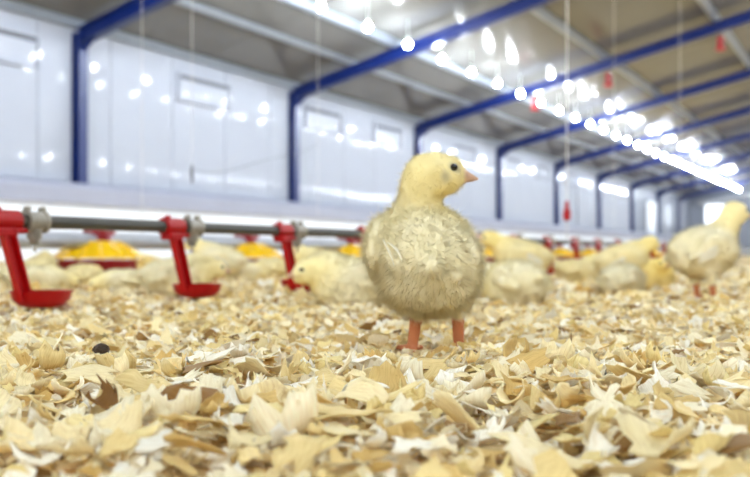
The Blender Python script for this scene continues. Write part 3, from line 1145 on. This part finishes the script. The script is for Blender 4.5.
def rand_rot(rng, n, tilt):
    yaw = rng.uniform(0, 2 * math.pi, n); tx = rng.normal(0, tilt, n); ty = rng.normal(0, tilt, n)
    cy, sy = np.cos(yaw), np.sin(yaw); cx, sx = np.cos(tx), np.sin(tx); c2, s2 = np.cos(ty), np.sin(ty)
    Z = np.zeros(n); O = np.ones(n)
    Rz = np.stack([cy, -sy, Z, sy, cy, Z, Z, Z, O], 1).reshape(-1, 3, 3)
    Rx = np.stack([O, Z, Z, Z, cx, -sx, Z, sx, cx], 1).reshape(-1, 3, 3)
    Ry = np.stack([c2, Z, s2, Z, O, Z, -s2, Z, c2], 1).reshape(-1, 3, 3)
    return Rz @ Rx @ Ry


def litter(name, pos, size, tilt, nu, nv, nproto, seed, dark=0.0):
    rng = np.random.default_rng(seed)
    n = len(pos)
    pv = [flake_proto(rng, nu, nv) for _ in range(nproto)]
    PV = np.stack([a for a, _, _ in pv]); PU = np.stack([b for _, b, _ in pv])
    pick = rng.integers(0, nproto, n)
    R = rand_rot(rng, n, tilt)
    V = np.einsum('nij,nkj->nki', R, PV[pick]) * size[:, None, None]
    low = V[:, :, 2].min(1)
    V += pos[:, None, :]
    UV = PU[pick] + rng.uniform(0, 50, (n, 1, 2))
    c = TONES[rng.choice(len(TONES), n, p=TONE_P)] * rng.uniform(.86, 1.04, (n, 1))
    C = np.repeat(np.concatenate([c, np.ones((n, 1))], 1)[:, None, :], nu * nv, 1)
    q = grid_quads(nu, nv)
    Fq = (q[None] + (np.arange(n) * nu * nv)[:, None, None]).reshape(-1, 4)
    me = bpy.data.meshes.new(name)
    me.vertices.add(n * nu * nv); me.vertices.foreach_set('co', V.astype(np.float32).ravel())
    me.loops.add(Fq.size); me.loops.foreach_set('vertex_index', Fq.astype(np.int32).ravel())
    me.polygons.add(len(Fq)); me.polygons.foreach_set('loop_start', (np.arange(len(Fq)) * 4).astype(np.int32))
    me.update(calc_edges=True)
    me.polygons.foreach_set('use_smooth', [True] * len(Fq))
    at = me.color_attributes.new('Col', 'FLOAT_COLOR', 'POINT')
    at.data.foreach_set('color', C.astype(np.float32).ravel())
    ul = me.uv_layers.new(name='grain')
    ul.data.foreach_set('uv', UV.reshape(-1, 2)[Fq.ravel()].astype(np.float32).ravel())
    me.materials.append(M['shav'])
    o = link_mesh(name, me)
    return o


def wedge(rng, n, z0, z1, m0):
    """points on the floor in the view wedge (with a margin), denser with area"""
    z = np.sqrt(rng.uniform(z0 ** 2, z1 ** 2, n))
    r = rng.uniform(-1, 1, n) * (z * .50 + m0)
    return np.stack([CY * r - SY * z, SY * r + CY * z], 1)


rng = np.random.default_rng(5)
# near bed
n1 = 30000
xy = wedge(rng, n1, .17, 1.25, .06)
hh = ground_h(xy[:, 0], xy[:, 1]) + rng.uniform(-.002, .0065, n1)
litter('wood_shavings', np.column_stack([xy, hh]), rng.lognormal(math.log(.0098), .38, n1).clip(.004, .021), .38, 5, 4, 60, 21)
o = bpy.data.objects['wood_shavings']
tag(o, 'deep bed of pale wood shavings covering the floor around the big chick', 'bedding', kind='stuff')
# farther bed
n2 = 34000
xy = wedge(rng, n2, 1.2, 4.2, .2)
hh = ground_h(xy[:, 0], xy[:, 1]) + rng.uniform(-.001, .007, n2)
o = litter('wood_shavings', np.column_stack([xy, hh]), rng.lognormal(math.log(.019), .33, n2).clip(.008, .035), .36, 4, 3, 40, 22)
tag(o, 'blurred far bed of wood shavings reaching under the feeders', 'bedding', kind='stuff')

# the largest foreground shavings, each a thing of its own
def thick_flake(rng):
    nu, nv = 7, 5
    vs, uv, curl = flake_proto(rng, nu, nv)
    q = grid_quads(nu, nv)
    n = len(vs)
    nr = np.zeros_like(vs)
    fnn = np.cross(vs[q[:, 2]] - vs[q[:, 0]], vs[q[:, 3]] - vs[q[:, 1]])
    for i in range(4):
        np.add.at(nr, q[:, i], fnn)
    nr /= np.linalg.norm(nr, axis=1)[:, None] + 1e-9
    V = np.concatenate([vs + nr * .012, vs - nr * .012])
    fs = q.tolist() + (q[:, ::-1] + n).tolist()
    rim = [j for j in range(nv)] + [i * nv + nv - 1 for i in range(1, nu)] + [(nu - 1) * nv + j for j in range(nv - 2, -1, -1)] + [i * nv for i in range(nu - 2, 0, -1)]
    for a, b in zip(rim, rim[1:] + rim[:1]):
        fs.append((a, b, b + n, a + n))
    me = bpy.data.meshes.new('wood_shaving')
    me.from_pydata(V.tolist(), [], fs)
    ul = me.uv_layers.new(name='grain')
    U2 = np.concatenate([uv, uv])
    lv = np.empty(len(me.loops), np.int32); me.loops.foreach_get('vertex_index', lv)
    ul.data.foreach_set('uv', U2[lv].astype(np.float32).ravel())
    me.polygons.foreach_set('use_smooth', [True] * len(me.polygons))
    me.materials.append(M['shav_one'])
    me.update()
    return me, curl


rng = np.random.default_rng(33)
protos = [thick_flake(rng) for _ in range(26)]
TN = ['pale cream', 'cream', 'golden', 'whitish', 'honey brown', 'dark brown', 'straw yellow']
taken = []
cnt = 0
tries = 0
while cnt < 285 and tries < 20000:
    tries += 1
    py = 372 + 105 * rng.random() ** .75
    px = rng.uniform(2, 748)
    z = HC * F / (py - YH)
    size = rng.lognormal(math.log(.0165), .26)
    size = float(np.clip(size, .011, .027))
    g = G(px, z)
    if any((g.x - a) ** 2 + (g.y - b) ** 2 < (.42 * (size + c)) ** 2 for a, b, c in taken):
        continue
    if (g - G(430, .612)).length < .05:
        continue
    taken.append((g.x, g.y, size))
    me, curl = protos[rng.integers(len(protos))]
    ti = rng.choice(len(TONES), p=TONE_P)
    o = link_mesh('wood_shaving', me)
    o.location = (g.x, g.y, float(ground_h(g.x, g.y)) + .0075 + size * .10)
    o.rotation_euler = (rng.normal(0, .33), rng.normal(0, .33), rng.uniform(0, 6.28))
    o.scale = (size, size, size)
    c = TONES[ti] * rng.uniform(.92, 1.05)
    o.color = (*c, 1)
    form = 'flat' if curl < .7 else ('curled' if curl < 2.6 else 'tightly rolled')
    side = ['far left', 'left', 'left of centre', 'right of centre', 'right', 'far right'][min(5, int(px / 125))]
    row = 'at the very front' if py > 437 else ('in the front litter' if py > 402 else 'before the big chick')
    sz = 'large' if size > .0175 else 'small'
    lb = '%s %s %s wood shaving %s, %s' % (sz, form, TN[ti], row, side)
    tag(o, lb, 'wood shaving', lb.replace(',', ''))
    cnt += 1


def special(px, py, size, col, rot, lb, pi_, name='wood_shaving', cat='wood shaving'):
    z = HC * F / (py - YH)
    g = G(px, z)
    o = link_mesh(name, protos[pi_][0])
    o.location = (g.x, g.y, .0125)
    o.rotation_euler = rot
    o.scale = (size,) * 3
    o.color = lin(*col)
    tag(o, lb, cat)


special(362, 386, .019, (252, 250, 240), (-.25, .15, YAW + .2), 'flat white wood shaving lying below the big chick', 3)
special(192, 432, .021, (150, 108, 52), (.5, .2, YAW - .3), 'dark brown wood chip at the front left of centre', 5)
special(104, 428, .016, (140, 100, 50), (.3, -.5, YAW + .8), 'dark brown wood chip near the left front corner', 8)
# dark dropping
m = MB()
m.lathe([(0.0006, 0), (.0045, .0004), (.0058, .003), (.0048, .006), (.0024, .0078), (.0006, .0084)], 10)
m.v = [(x * (1 + .25 * math.sin(z * 900 + y * 700)), y * (1.2 + .2 * math.sin(x * 900)), z) for x, y, z in m.v]
o = m.build('dropping', mat('dark_dropping', lin(72, 54, 38), .8, noise=.4, nscale=300, bump=.6, bscale=400), None, True)
g = G(101, HC * F / (366 - YH)); o.location = (g.x, g.y, .0075); o.scale = (.9, .75, .8)
tag(o, 'small dark clump lying on the shavings at the left', 'dropping')
